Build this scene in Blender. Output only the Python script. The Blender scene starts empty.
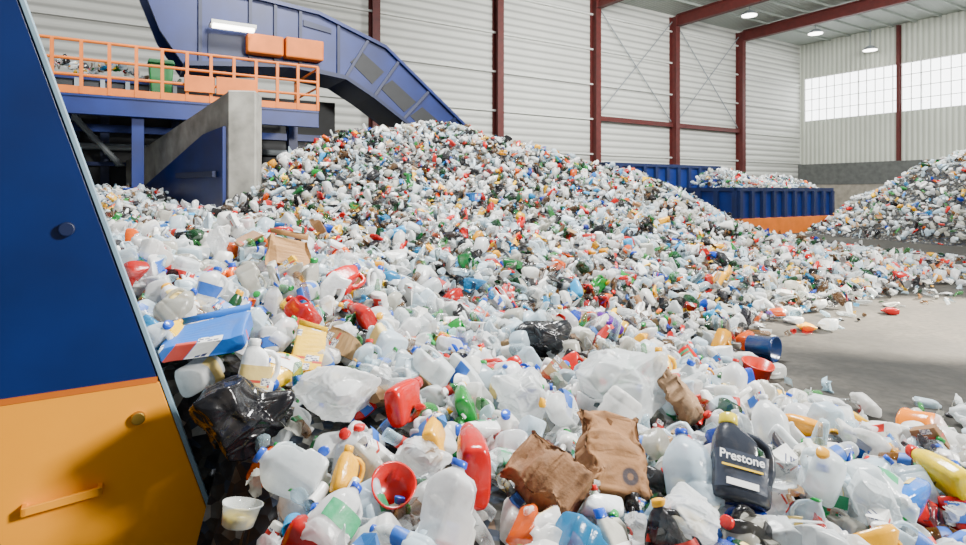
import bpy, bmesh, math, random
import numpy as np
from mathutils import Vector, Matrix, Euler, noise
random.seed(11); rng=np.random.default_rng(7)
F=580.0; HC=1.7; VH=192.0
UX,UY=.8485,.5292
ANG=math.atan2(UY,UX)
D=27.5
scene=bpy.context.scene
COL=scene.collection

# ---------------------------------------------------------------- materials
def newmat(name):
    m=bpy.data.materials.new(name); m.use_nodes=True
    nt=m.node_tree; nt.nodes.clear()
    out=nt.nodes.new('ShaderNodeOutputMaterial')
    return m,nt,out
def N(nt,t,**kw):
    n=nt.nodes.new(t)
    for k,v in kw.items():
        if k in n.inputs: n.inputs[k].default_value=v
        else: setattr(n,k,v)
    return n
def mixc(nt,fac,a,b,blend='MIX'):
    n=nt.nodes.new('ShaderNodeMix'); n.data_type='RGBA'; n.blend_type=blend
    for sock,val in ((n.inputs[0],fac),(n.inputs[6],a),(n.inputs[7],b)):
        if hasattr(val,'links') or isinstance(val,bpy.types.NodeSocket): nt.links.new(val,sock)
        else: sock.default_value=val
    return n.outputs[2]
def rgba(c): return (c[0],c[1],c[2],1.0)
def ramp(nt,src,stops):
    r=nt.nodes.new('ShaderNodeValToRGB')
    els=r.color_ramp.elements
    while len(els)<len(stops): els.new(0.5)
    for e,(p,c) in zip(els,stops): e.position=p; e.color=rgba(c)
    nt.links.new(src,r.inputs[0]); return r.outputs[0]
def simple(name,c,rough=.5,metal=0,var=.12,scale=3.0,bump=0,emit=0):
    m,nt,out=newmat(name)
    p=N(nt,'ShaderNodeBsdfPrincipled',Roughness=rough,Metallic=metal)
    tc=N(nt,'ShaderNodeTexCoord'); no=N(nt,'ShaderNodeTexNoise',Scale=scale,Detail=6.0)
    nt.links.new(tc.outputs['Object'],no.inputs['Vector'])
    d=tuple(x*(1-var*2.2) for x in c); l=tuple(min(1,x*(1+var)) for x in c)
    cc=ramp(nt,no.outputs['Fac'],[(.3,d),(.7,l)])
    nt.links.new(cc,p.inputs['Base Color'])
    if bump:
        b=N(nt,'ShaderNodeBump',Strength=bump,Distance=.02); nt.links.new(no.outputs['Fac'],b.inputs['Height']); nt.links.new(b.outputs[0],p.inputs['Normal'])
    if emit:
        p.inputs['Emission Color'].default_value=rgba(c); p.inputs['Emission Strength'].default_value=emit
    nt.links.new(p.outputs[0],out.inputs[0]); return m

def item_mat(name,mode,src,emblem=False):
    m,nt,out=newmat(name)
    if src=='obj':
        o=N(nt,'ShaderNodeObjectInfo'); col=o.outputs['Color']
    else:
        o=N(nt,'ShaderNodeAttribute'); o.attribute_name='Col'; col=o.outputs['Color']
    tc=N(nt,'ShaderNodeTexCoord'); no=N(nt,'ShaderNodeTexNoise',Scale=18.0 if src=='obj' else 9.0,Detail=4.0)
    nt.links.new(tc.outputs['Object'],no.inputs['Vector'])
    f=ramp(nt,no.outputs['Fac'],[(.50,(0,0,0)),(.78,(.32,.32,.32))])
    col=mixc(nt,f,col,(.12,.10,.08,1))
    if mode=='print':
        # rows of small printed blocks wrapped round the pack
        sx=N(nt,'ShaderNodeSeparateXYZ'); nt.links.new(tc.outputs['Object'],sx.inputs[0])
        ad=N(nt,'ShaderNodeMath',operation='ADD'); nt.links.new(sx.outputs[0],ad.inputs[0]); nt.links.new(sx.outputs[1],ad.inputs[1])
        cb=N(nt,'ShaderNodeCombineXYZ'); nt.links.new(ad.outputs[0],cb.inputs[0]); nt.links.new(sx.outputs[2],cb.inputs[1])
        def bricks(scale,bw,rh,thr):
            br=N(nt,'ShaderNodeTexBrick',Scale=scale); br.inputs['Color1'].default_value=(0,0,0,1); br.inputs['Color2'].default_value=(1,1,1,1); br.inputs['Mortar'].default_value=(0,0,0,1)
            br.inputs['Mortar Size'].default_value=.05; br.inputs['Brick Width'].default_value=bw; br.inputs['Row Height'].default_value=rh
            nt.links.new(cb.outputs[0],br.inputs['Vector']); return ramp(nt,br.outputs['Color'],[(thr,(0,0,0)),(thr+.02,(1,1,1))])
        g1=bricks(9.0,.7,.45,.70); g2=bricks(30.0,.5,.3,.5); g3=bricks(14.0,.9,.3,.93)
        col=mixc(nt,g1,col,(.80,.80,.77,1))
        mm=N(nt,'ShaderNodeMath',operation='MULTIPLY'); nt.links.new(g1,mm.inputs[0]); nt.links.new(g2,mm.inputs[1])
        col=mixc(nt,mm.outputs[0],col,(.05,.06,.15,1)); col=mixc(nt,g3,col,(.50,.05,.03,1))
    if emblem:
        mp=N(nt,'ShaderNodeVectorMath',operation='MULTIPLY'); mp.inputs[1].default_value=(1,0,1); nt.links.new(tc.outputs['Object'],mp.inputs[0])
        ds=N(nt,'ShaderNodeVectorMath',operation='DISTANCE'); ds.inputs[1].default_value=(.03,0,-.085); nt.links.new(mp.outputs[0],ds.inputs[0])
        g=ramp(nt,ds.outputs['Value'],[(0,(.35,.35,.35)),(.009,(.3,.3,.3)),(.011,(.92,.92,.92)),(.026,(.92,.92,.92)),(.028,(0,0,0))])
        col=mixc(nt,g,col,(.02,.02,.03,1))
    p=N(nt,'ShaderNodeBsdfPrincipled'); nt.links.new(col,p.inputs['Base Color'])
    bump=N(nt,'ShaderNodeBump',Strength=.8 if mode=='paper' else .3,Distance=.01)
    n2=N(nt,'ShaderNodeTexNoise',Scale=25.0,Detail=3.0); nt.links.new(tc.outputs['Object'],n2.inputs['Vector'])
    nt.links.new(n2.outputs['Fac'],bump.inputs['Height'])
    nt.links.new(bump.outputs[0],p.inputs['Normal'])
    rough={'hdpe':.22,'opaque':.22,'clear':.05,'film':.14,'print':.5,'paper':.85,'metal':.3}[mode]
    p.inputs['Roughness'].default_value=rough
    if mode=='metal': p.inputs['Metallic'].default_value=.85
    last=p.outputs[0]
    if mode in('hdpe','film'):
        t=N(nt,'ShaderNodeBsdfTranslucent'); nt.links.new(col,t.inputs[0])
        mx=N(nt,'ShaderNodeMixShader',Fac=.27); nt.links.new(last,mx.inputs[1]); nt.links.new(t.outputs[0],mx.inputs[2]); last=mx.outputs[0]
    if mode in('clear','film','hdpe'):
        t=N(nt,'ShaderNodeBsdfTransparent'); nt.links.new(mixc(nt,.75,col,(1,1,1,1)),t.inputs[0])
        # walls get denser at grazing angles, like real thin plastic
        lw=N(nt,'ShaderNodeLayerWeight',Blend=.35)
        base={'clear':.82,'film':.50,'hdpe':.36}[mode]
        mr=N(nt,'ShaderNodeMapRange'); nt.links.new(lw.outputs['Facing'],mr.inputs[0]); mr.inputs['To Min'].default_value=base; mr.inputs['To Max'].default_value=base*.25
        mx=N(nt,'ShaderNodeMixShader'); nt.links.new(mr.outputs[0],mx.inputs[0]); nt.links.new(last,mx.inputs[1]); nt.links.new(t.outputs[0],mx.inputs[2]); last=mx.outputs[0]
    nt.links.new(last,out.inputs[0]); return m
MODES=['hdpe','opaque','clear','film','print','paper','metal']
MO={m:item_mat('plastic_'+m+'_item',m,'obj') for m in MODES}
MA={m:item_mat('plastic_'+m+'_heap',m,'attr') for m in MODES}
EMB=item_mat('printed_paper_bag','paper','obj',True)

BLUE=simple('machine_blue_paint',(.0022,.016,.110),.35,var=.12,scale=2)
BLUE2=simple('conveyor_blue_paint',(.0,.014,.125),.45,var=.2,scale=1)
BLUED=simple('dark_blue_steel',(.001,.008,.05),.5)
YEL=simple('machine_yellow_paint',(1.0,.37,.0),.55,var=.03,scale=3)
ORG=simple('safety_orange_paint',(.60,.135,.0),.6,var=.08)
RED=simple('red_oxide_steel',(.085,.010,.008),.6,var=.12)
DARK=simple('dark_steel',(.015,.017,.02),.6)
GREY=simple('galvanised_steel',(.26,.29,.31),.5,var=.1)
FLNG=simple('flange_pale_blue',(.22,.34,.42),.5,var=.1)
GIRT=simple('white_girt_paint',(.66,.67,.63),.6,var=.05)
PURL=simple('purlin_paint',(.34,.38,.34),.6,var=.05)
CONC=simple('push_wall_concrete',(.30,.29,.255),.85,var=.2,scale=2.5,bump=.3)
BRASS=simple('worn_brass',(.45,.28,.05),.35,metal=.8)
LAMP=simple('lamp_glow',(1,.97,.9),.5,emit=12,var=0)
PANE=simple('glowing_window_pane',(.96,.98,1),.5,emit=6,var=0)  # pane emits its own glow in place of daylight from outside

def wall_mat(name,c,scale,axis='X',line=.42):
    m,nt,out=newmat(name)
    p=N(nt,'ShaderNodeBsdfPrincipled',Roughness=.55)
    tc=N(nt,'ShaderNodeTexCoord'); 
    w=N(nt,'ShaderNodeTexWave',Scale=scale); w.bands_direction=axis
    nt.links.new(tc.outputs['Object'],w.inputs['Vector'])
    no=N(nt,'ShaderNodeTexNoise',Scale=.35,Detail=5.0); nt.links.new(tc.outputs['Object'],no.inputs['Vector'])
    cc=ramp(nt,no.outputs['Fac'],[(.3,tuple(x*.86 for x in c)),(.7,c)])
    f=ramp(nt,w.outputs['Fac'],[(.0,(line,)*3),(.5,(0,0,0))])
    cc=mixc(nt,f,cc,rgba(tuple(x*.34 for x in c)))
    nt.links.new(cc,p.inputs['Base Color'])
    b=N(nt,'ShaderNodeBump',Strength=.8,Distance=.06); nt.links.new(w.outputs['Fac'],b.inputs['Height']); nt.links.new(b.outputs[0],p.inputs['Normal'])
    nt.links.new(p.outputs[0],out.inputs[0]); return m
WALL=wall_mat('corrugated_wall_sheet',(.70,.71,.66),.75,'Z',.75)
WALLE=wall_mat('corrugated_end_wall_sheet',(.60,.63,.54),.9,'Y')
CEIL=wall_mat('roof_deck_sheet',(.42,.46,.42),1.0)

m,nt,out=newmat('concrete_floor_slab'); FLOOR=m
p=N(nt,'ShaderNodeBsdfPrincipled'); tc=N(nt,'ShaderNodeTexCoord')
n1=N(nt,'ShaderNodeTexNoise',Scale=.6,Detail=9.0,Roughness=.7); n2=N(nt,'ShaderNodeTexNoise',Scale=14.0,Detail=5.0)
for n in(n1,n2): nt.links.new(tc.outputs['Object'],n.inputs['Vector'])
c1=ramp(nt,n1.outputs['Fac'],[(.36,(.018,.018,.016)),(.5,(.042,.040,.035)),(.66,(.085,.078,.066))])
c2=ramp(nt,n2.outputs['Fac'],[(.35,(.5,.5,.5)),(.6,(1,1,1))])
cc=mixc(nt,.7,c1,c2,'MULTIPLY'); nt.links.new(cc,p.inputs['Base Color'])
rr=ramp(nt,n1.outputs['Fac'],[(.35,(.6,.6,.6)),(.6,(.85,.85,.85))]); nt.links.new(rr,p.inputs['Roughness'])
p.inputs['Specular IOR Level'].default_value=.25
nt.links.new(p.outputs[0],out.inputs[0])

m,nt,out=newmat('loose_waste_gap_shade'); UNDER=m  # bits of waste, with the dark gaps between items put into the colour
p=N(nt,'ShaderNodeBsdfPrincipled',Roughness=.7); tc=N(nt,'ShaderNodeTexCoord')
vo=N(nt,'ShaderNodeTexVoronoi',Scale=18.0); nt.links.new(tc.outputs['Object'],vo.inputs['Vector'])
sp=N(nt,'ShaderNodeSeparateColor'); nt.links.new(vo.outputs['Color'],sp.inputs[0])
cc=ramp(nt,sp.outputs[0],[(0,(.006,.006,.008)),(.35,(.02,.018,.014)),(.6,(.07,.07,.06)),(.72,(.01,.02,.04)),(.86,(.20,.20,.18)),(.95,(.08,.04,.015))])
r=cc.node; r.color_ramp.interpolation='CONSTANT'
nt.links.new(cc,p.inputs['Base Color'])
b=N(nt,'ShaderNodeBump',Strength=.8,Distance=.05); nt.links.new(vo.outputs['Distance'],b.inputs['Height']); nt.links.new(b.outputs[0],p.inputs['Normal'])
nt.links.new(p.outputs[0],out.inputs[0])

# ---------------------------------------------------------------- helpers
def finish(o,label=None,cat=None,kind=None,group=None):
    if label: o['label']=label
    if cat: o['category']=cat
    if kind: o['kind']=kind
    if group: o['group']=group
    return o
def addmesh(name,verts,faces,mat,smooth=False):
    me=bpy.data.meshes.new(name); me.from_pydata([tuple(map(float,v)) for v in verts],[],[tuple(int(i) for i in f) for f in faces]); me.update()
    if mat: me.materials.append(mat)
    if smooth: me.shade_smooth() if hasattr(me,'shade_smooth') else None
    return me
def addobj(name,me,loc=(0,0,0),rot=(0,0,0),parent=None):
    o=bpy.data.objects.new(name,me); COL.objects.link(o)
    o.location=loc; o.rotation_euler=rot
    if parent: o.parent=parent
    return o
def empty(name,loc,rotz=0):
    o=bpy.data.objects.new(name,None); COL.objects.link(o); o.location=loc; o.rotation_euler=(0,0,rotz); o.empty_display_size=.2; return o
def W(t,s,z=0): return (t*UX-s*UY, t*UY+s*UX, z)
def PL(q,u,v):
    r=(u-483)/F; t=q*(UY+UX*r)/(UX-UY*r); d=UX*q+UY*t
    return t, HC+(VH-v)/F*d
def inv(x,y): return (x*UX+y*UY, -x*UY+y*UX)
BOXF=[(0,3,2,1),(4,5,6,7),(0,1,5,4),(1,2,6,5),(2,3,7,6),(3,0,4,7)]
def boxv(x0,x1,y0,y1,z0,z1):
    return [(x0,y0,z0),(x1,y0,z0),(x1,y1,z0),(x0,y1,z0),(x0,y0,z1),(x1,y0,z1),(x1,y1,z1),(x0,y1,z1)]
class MB:
    """collects pieces of one part in the hall's (t,s,z) frame"""
    def __init__(s): s.v=[];s.f=[]
    def add(s,v,f):
        k=len(s.v); s.v+=list(v); s.f+=[tuple(i+k for i in q) for q in f]; return s
    def box(s,*a): return s.add(boxv(*a),BOXF)
    def prism(s,pts,s0,s1):
        n=len(pts); v=[(a,s0,b) for a,b in pts]+[(a,s1,b) for a,b in pts]
        ar=sum(pts[i][0]*pts[(i+1)%n][1]-pts[(i+1)%n][0]*pts[i][1] for i in range(n))
        f=[tuple(range(n)),tuple(range(2*n-1,n-1,-1))]+[((i+1)%n,i,i+n,(i+1)%n+n) for i in range(n)]
        if ar<0: f=[tuple(reversed(q)) for q in f]
        return s.add(v,f)
    def bar(s,a,b,r,seg=8):
        a=Vector(a);b=Vector(b);d=(b-a).normalized(); x=d.orthogonal().normalized(); y=d.cross(x)
        v=[tuple(p+(x*math.cos(2*math.pi*i/seg)+y*math.sin(2*math.pi*i/seg))*r) for p in(a,b) for i in range(seg)]
        f=[(i,(i+1)%seg,(i+1)%seg+seg,i+seg) for i in range(seg)]+[tuple(range(seg-1,-1,-1)),tuple(range(seg,2*seg))]
        return s.add(v,f)
    def obj(s,name,mat,parent=None,origin=None,bevel=0):
        if parent is not None: og=parent['_o']
        elif origin is not None: og=origin
        else:
            a=np.array(s.v); og=((a[:,0].min()+a[:,0].max())/2,(a[:,1].min()+a[:,1].max())/2,a[:,2].min())
        me=addmesh(name,[(x-og[0],y-og[1],z-og[2]) for x,y,z in s.v],s.f,mat)
        if parent is not None: o=addobj(name,me,parent=parent)
        else: o=addobj(name,me,loc=W(*og),rot=(0,0,ANG))
        if bevel:
            b=o.modifiers.new('bevel','BEVEL'); b.width=bevel; b.segments=2; b.limit_method='ANGLE'
        return o
ROOTS=[]
def root(name,og,label,cat,group=None):
    o=empty(name,W(*og),ANG); o['_o']=og; finish(o,label,cat,group=group); ROOTS.append(o); return o

# ---------------------------------------------------------------- room shell
def shell(name,*a,mat):
    return finish(MB().box(*a).obj(name,mat),kind='structure')
o=addobj('floor',addmesh('floor',boxv(-45,60,-25,75,-.2,0),BOXF,FLOOR)); o['kind']='structure'
shell('wall_back',-14,48.8,D,D+.2,0,14.4,mat=WALL)
shell('ceiling',8,48.8,-14,D,14.1,14.3,mat=CEIL)
T1=48.8; wz0,wz1=7.6,11.2; ws0,ws1=2.0,27.1
mb=MB(); mb.box(T1,T1+.2,-14,D,4.0,wz0).box(T1,T1+.2,-14,D,wz1,14.4).box(T1,T1+.2,-14,ws0,wz0,wz1).box(T1,T1+.2,ws1,D,wz0,wz1)
o=mb.obj('wall_right',WALLE); o['kind']='structure'
o=MB().box(T1-.35,T1+.25,-14,D-.05,2.3,4.0).obj('trim_1',simple('dark_concrete_band',(.10,.105,.10),.8)); o['kind']='structure'
o=MB().box(T1-.3,T1+.25,-14,D-.05,0,2.3).obj('trim_2',simple('pale_concrete_base',(.30,.27,.22),.85)); o['kind']='structure'
k=1; nb=6; bw=(ws1-ws0)/nb
for i in range(nb):
    a=ws0+i*bw; b=a+bw
    r_=empty('window_%d'%k,W(T1,(a+b)/2,wz0),ANG); r_['_o']=(T1,(a+b)/2,wz0); r_['kind']='structure'; ROOTS.append(r_)
    MB().box(T1+.06,T1+.1,a+.06,b-.06,wz0+.06,wz1-.06).obj('pane',PANE,r_)
    mb=MB()
    for s_ in np.linspace(a,b,8): mb.box(T1,T1+.14,s_-.028,s_+.028,wz0,wz1)
    for z_ in np.linspace(wz0,wz1,5): mb.box(T1+.01,T1+.13,a,b,z_-.028,z_+.028)
    mb.obj('frame',GIRT,r_); k+=1
cols=[PL(D,u,100)[0] for u in (372,495,592,671,737,796)]
cols=[cols[0]-2*7.45,cols[0]-7.45]+cols[:]
for t in cols[:-1]:
    mb=MB(); mb.box(t-.2,t+.2,D-.62,D-.58,0,13.9).box(t-.2,t+.2,D-.06,D-.02,0,13.9).box(t-.02,t+.02,D-.6,D-.04,0,13.9)
    finish(mb.obj('steel_column',RED),'red-brown steel I-beam column standing against corrugated wall','steel column',group='red wall columns')
for s_ in (20.06,12.5):
    mb=MB(); mb.box(T1-.32,T1-.3,s_-.11,s_+.11,4.0,14.0).box(T1-.06,T1-.02,s_-.11,s_+.11,4.0,14.0).box(T1-.3,T1-.04,s_-.02,s_+.02,4.0,14.0)
    finish(mb.obj('steel_post',RED),'slim red-brown steel post on the end wall before windows','steel post',group='end wall posts')
for z_ in np.arange(1.9,13.9,2.2):
    finish(MB().box(-14,T1-.05,D-.14,D-.01,z_-.05,z_+.05).obj('wall_girt',GIRT),'long pale painted steel girt along the corrugated wall','wall girt',group='long wall girts')
for i in (4,5):
    a,b=cols[i]+.24,cols[i+1]-.24
    finish(MB().box(a,b,D-.4,D-.18,6.2,6.5).obj('bracing_beam',RED),'red-brown horizontal brace between two steel columns','steel beam',group='column braces')
for i in (4,5):
    a,b=cols[i]+.25,cols[i+1]-.25
    finish(MB().bar((a,D-.3,6.6),(b,D-.3,13.5),.035).obj('brace_rod',GREY),'thin diagonal steel brace rod between columns','brace rod',group='brace rods')
    finish(MB().bar((b,D-.22,6.6),(a,D-.22,13.5),.035).obj('brace_rod',GREY),'thin diagonal steel brace rod between columns','brace rod',group='brace rods')
for t in cols[3:-1]:
    mb=MB(); z0,z1=13.15,13.95
    mb.box(t-.2,t+.2,-13,D-.65,z0,z0+.06).box(t-.2,t+.2,-13,D-.65,z1-.06,z1).box(t-.03,t+.03,-13,D-.65,z0+.05,z1-.05)
    finish(mb.obj('roof_beam',RED),'deep red-brown steel roof beam under the metal deck','roof beam',group='roof beams')
for s_ in np.arange(-11,D-1,1.5):
    finish(MB().box(9,T1-.05,s_-.06,s_+.06,13.95,14.1).obj('roof_purlin',PURL),'pale green-white steel purlin under the roof deck','roof purlin',group='roof purlins')
for x,y,z in((17.4,37.9,13.25),(23.9,41.7,13.1),(28.9,43.3,12.3),(27,31,13.2)):
    r_=empty('high_bay_lamp',(x,y,z)); finish(r_,'white high-bay lamp fixed under the roof, switched on','ceiling lamp',group='high-bay lamps')
    n=20; v=[];f=[]
    prof=[(.2,.3),(.3,.22),(.42,.1),(.5,.0),(.47,.0),(.38,.1)]
    for rr_,zz in prof:
        v+=[(rr_*math.cos(2*math.pi*i/n),rr_*math.sin(2*math.pi*i/n),zz) for i in range(n)]
    for j in range(len(prof)-1): f+=[(j*n+i,j*n+(i+1)%n,(j+1)*n+(i+1)%n,(j+1)*n+i) for i in range(n)]
    v+=[(0,0,.3)]; f+=[(i,(i+1)%n,len(v)-1) for i in range(n)]
    addobj('lamp_shade',addmesh('lamp_shade',v,f,GREY,True),parent=r_)
    v=[(.46*math.cos(2*math.pi*i/n),.46*math.sin(2*math.pi*i/n),zz) for zz in(-.04,.05) for i in range(n)]
    f=[tuple(range(n-1,-1,-1)),tuple(range(n,2*n))]+[(i,(i+1)%n,(i+1)%n+n,i+n) for i in range(n)]
    addobj('lamp_lens',addmesh('lamp_lens',v,f,LAMP),parent=r_)
    addobj('mounting_rod',addmesh('mounting_rod',boxv(-.02,.02,-.02,.02,.29,14.0-z),BOXF,GREY),parent=r_)

# ---------------------------------------------------------------- foreground machine
q=3.0
r_=root('baler_side_housing',(0,q,0),'blue over yellow slanted steel machine housing beside pile','machine')
te=lambda z:-.355+(2.48-z)*.307
mb=MB().prism([(-1.6,.862),(te(.862),.862),(te(3.3),3.3),(-1.6,3.3)],q,q+.10); mb.obj('blue_panel',BLUE,r_,bevel=.006)
mb=MB().prism([(-1.6,.0),(te(0),.0),(te(.845),.845),(-1.6,.845)],q-.004,q+.10); mb.obj('yellow_panel',YEL,r_,bevel=.006)
mb=MB().prism([(te(0)+.002,0),(te(0)+.022,0),(te(3.3)+.022,3.3),(te(3.3)+.002,3.3)],q-.008,q+.14); mb.obj('edge_flange',FLNG,r_,bevel=.003)
mb=MB().box(-1.6,te(.855)-.005,q-.008,q,.843,.868); mb.obj('seam_strip',ORG,r_)
def disc(name,u,v,rad,mat):
    t,z=PL(q,u,v); MB().bar((t,q-.03,z),(t,q+.01,z),rad,20).obj(name,mat,r_,bevel=.005)
disc('bolt',67,229,.030,BLUED); disc('latch_knob',138,417,.028,BRASS); 
t0,z0=PL(q,22,508); t1,z1=PL(q,103,486)
MB().prism([(t0,z0-.018),(t1,z1-.018),(t1,z1+.018),(t0,z0+.018)],q-.05,q-.035).prism([(t0,z0-.018),(t0+.02,z0-.018),(t0+.02,z0+.018),(t0,z0+.018)],q-.05,q+.01).prism([(t1-.02,z1-.018),(t1,z1-.018),(t1,z1+.018),(t1-.02,z1+.018)],q-.05,q+.01).obj('handle',YEL,r_,bevel=.004)

# ---------------------------------------------------------------- push wall
def quadwall(a,b,th,za,zb,z0a,z0b):
    a=Vector((a[0],a[1],0)); b=Vector((b[0],b[1],0)); d=(b-a).normalized(); n=Vector((-d.y,d.x,0))*th
    P=[a,b,b+n,a+n]; zt=[za,zb,zb,za]; zb_=[z0a,z0b,z0b,z0a]
    return [(p.x-a.x,p.y-a.y,z) for p,z in zip(P,zb_)]+[(p.x-a.x,p.y-a.y,z) for p,z in zip(P,zt)]
A=(-5.06,11.5); B=(-9.6,15.6)
r_=empty('push_wall',(A[0],A[1],0)); finish(r_,'concrete push wall with blue steel plate holding back waste','retaining wall')
n_=Vector((B[0]-A[0],B[1]-A[1],0)).normalized()
v=quadwall(A,B,-.45,3.68,2.55,0,0); f=[tuple(reversed(x)) for x in BOXF]
addobj('concrete_wing',addmesh('concrete_wing',v,f,CONC),parent=r_)
mb=[(0,0,0),(.54,.08,0),(.42,.7,0),(-.12,.62,0)]
v=[(x,y-.03,0) for x,y,_ in mb]+[(x,y-.03,3.72) for x,y,_ in mb]
o=addobj('concrete_end_post',addmesh('concrete_end_post',v,BOXF,CONC),parent=r_); b=o.modifiers.new('b','BEVEL'); b.width=.03
nn=Vector((-n_.y,n_.x,0))*.08
def pt(l,off): return (n_.x*l+nn.x*off,n_.y*l+nn.y*off)
v=[];pts=[(0.05,0),(0.05,3.0),(1.0,2.9),(4.8,1.75),(4.8,0)]
v=[(*pt(l,.1),z) for l,z in pts]+[(*pt(l,1.0),z) for l,z in pts]
f=[(4,3,2,1,0),(5,6,7,8,9)]+[(i,(i+1)%5,(i+1)%5+5,i+5) for i in range(5)]
addobj('blue_steel_plate',addmesh('blue_steel_plate',v,f,BLUE2),parent=r_)
v=[(*pt(l,1.0),z) for l,z in((.3,2.0),(2.2,2.0),(2.2,2.12),(.3,2.12))]+[(*pt(l,2.2),z) for l,z in((.3,2.0),(2.2,2.0),(2.2,2.12),(.3,2.12))]
addobj('plate_rib',addmesh('plate_rib',v,[(3,2,1,0),(4,5,6,7),(0,1,5,4),(1,2,6,5),(2,3,7,6),(3,0,4,7)],BLUED),parent=r_)

# ---------------------------------------------------------------- conveyor
q=16.5
r_=root('inclined_conveyor',(PL(q,250,60)[0],q,0),'large blue enclosed conveyor sloping down behind waste pile','conveyor')
P=lambda pts,qq=q:[PL(qq,u,v) for u,v in pts]
top=[(150,-45),(200,-14),(262,-2),(318,12),(385,46),(480,140)]
bot=[(428,142),(372,98),(345,80),(290,68),(185,66),(160,30),(140,-20)]
MB().prism(P(top+bot),q,q+.12).obj('side_panel',BLUE2,r_)
MB().prism(P(top+bot),q+1.5,q+1.62).obj('side_panel',BLUE2,r_)
mb=MB(); tp=P(top)
for (a,za),(b,zb) in zip(tp[:-1],tp[1:]):
    mb.prism([(a,za),(b,zb),(b,zb-.10),(a,za-.10)],q-.12,q+1.7)
mb.obj('top_cover',BLUE2,r_)
mb=MB(); bp=P(bot[:-2])
for (a,za),(b,zb) in zip(bp[:-1],bp[1:]):
    mb.prism([(a,za),(b,zb),(b,zb+.12),(a,za+.12)],q-.12,q+1.7)
mb.obj('bottom_cover',BLUED,r_)
for pts in ([(350,62),(362,52),(384,72),(372,84)],[(380,88),(392,80),(416,102),(404,112)],[(410,116),(422,107),(444,126),(430,136)]):
    MB().prism(P(pts),q-.02,q+.02).obj('dark_window',DARK,r_)  # dark plates stand in for the dark window openings of the conveyor
for pts in ([(208,34),(244,36),(244,58),(208,57)],[(303,20),(331,29),(331,34),(303,26)]):
    MB().prism(P(pts),q-.05,q+.02).obj('bolted_panel',BLUED,r_)
for a,b in(((300,10),(300,66)),((338,24),(338,76)),((368,40),(346,76)),((398,62),(374,96)),((428,92),(402,120)),((250,0),(250,62)),((200,-12),(200,62)),((275,2),(275,64)),((455,118),(430,138))):
    (ta,za),(tb,zb)=PL(q,*a),PL(q,*b); MB().bar((ta,q-.03,za),(tb,q-.03,zb),.06,4).obj('stiffener_rib',BLUED,r_)
for a in((248,284,32,56),(286,324,36,61)):
    (t0,z1),(t1,z0)=PL(q-.4,a[0],a[2]),PL(q-.4,a[1],a[3]); MB().box(t0,t1,q-.4,q-.02,z0,z1).obj('orange_guard',ORG,r_,bevel=.04)
t0,z0=PL(15.9,211,26); t1,_=PL(15.9,256,26)
l_=root('fluorescent_fixture',(t0,15.9,z0),'white fluorescent light fixture glowing on blue conveyor','light fixture')
MB().box(t0,t1,15.8,16.38,z0+.08,z0+.16).obj('fixture_housing',GIRT,l_)
MB().box(t0+.04,t1-.04,15.85,16.05,z0,z0+.08).obj('lamp_tube',LAMP,l_)

# catwalk
q=15.3
tL,tR=PL(q,20,100)[0],PL(q,318,100)[0]
zd=PL(q,318,111)[1]
DK=(tL,tR,q,zd)
r_=root('elevated_catwalk',((tL+tR)/2,q,0),'elevated blue steel walkway with orange safety railing','walkway')
MB().box(tL,tR,q,q+2.4,zd-.08,zd).obj('deck_plate',GREY,r_)
MB().box(tL,tR,q-.05,q+.08,zd-.42,zd-.04).box(tL,tR,q-.08,q+.12,zd-.44,zd-.4).box(tL,tR,q-.08,q+.12,zd-.06,zd-.02).obj('edge_beam',BLUE2,r_)
nP=13
for i in range(nP):
    t=tL+(tR-tL)*i/(nP-1)*.995+.02
    MB().box(t-.035,t+.035,q-.035,q+.035,zd,zd+1.15).obj('railing_post',ORG,r_)
for z_ in(.4,.75,1.15):
    MB().bar((tL,q,zd+z_),(tR,q,zd+z_),.035).obj('rail',ORG,r_)
MB().box(tL,tR,q-.02,q+.0,zd,zd+.16).obj('toe_board',ORG,r_)
MB().bar((tR-.02,q,zd+1.1),(tR-.02,q+2.3,zd+1.1),.03).bar((tR-.02,q,zd+.6),(tR-.02,q+2.3,zd+.6),.03).box(tR-.05,tR+.01,q+2.25,q+2.31,zd,zd+1.1).obj('rail',ORG,r_)
for u in(138,): 
    t,_=PL(q,u,120); MB().box(t-.12,t+.12,q+.1,q+.34,0,zd-.3).obj('support_leg',BLUE2,r_)
for u in(60,225,305):
    t,_=PL(q,u,120); MB().box(t-.12,t+.12,q+1.2,q+1.44,0,zd-.3).obj('support_leg',BLUE2,r_)
for a,b,c,d in((184,214,75,94),(216,256,77,98)):
    (t0,z1),(t1,z0)=PL(q,a,c),PL(q,b,d)
    MB().box(t0,t1,q-.09,q-.05,z0,z1).obj('orange_panel',ORG,r_,bevel=.01)
q2=18.6
r_=root('sorting_machine',(PL(q2,120,150)[0],q2,0),'sorting machinery in blue frames, dark box for dark interior under walkway','machine')
t0,_=PL(q2,-10,100); t1,_=PL(q2,335,100)
MB().box(t0,t1,q2,q2+2.5,0,4.6).obj('dark_interior_box',DARK,r_)  # dark box put in for the dark interior below the deck
for u in(75,105,140,175,215,250,290):
    t,_=PL(q2,u,120); MB().box(t-.1,t+.1,q2-.12,q2-.01,0,4.5).obj('frame_post',BLUED,r_)
for za,zb in((3.3,3.5),(2.4,2.5)): MB().box(t0,t1,q2-.15,q2-.02,za,zb).obj('frame_beam',BLUE2,r_)
MB().bar((t0+1,q2-.2,2.9),(t1,q2-.2,2.9),.09).obj('pipe',GREY,r_)
ta,za=PL(17.9,70,112); tb,zb=PL(17.9,120,165)
mb=MB(); mb.bar((ta,17.9,za),(tb,17.9,zb),.07).bar((ta,18.4,za),(tb,18.4,zb),.07)
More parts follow.
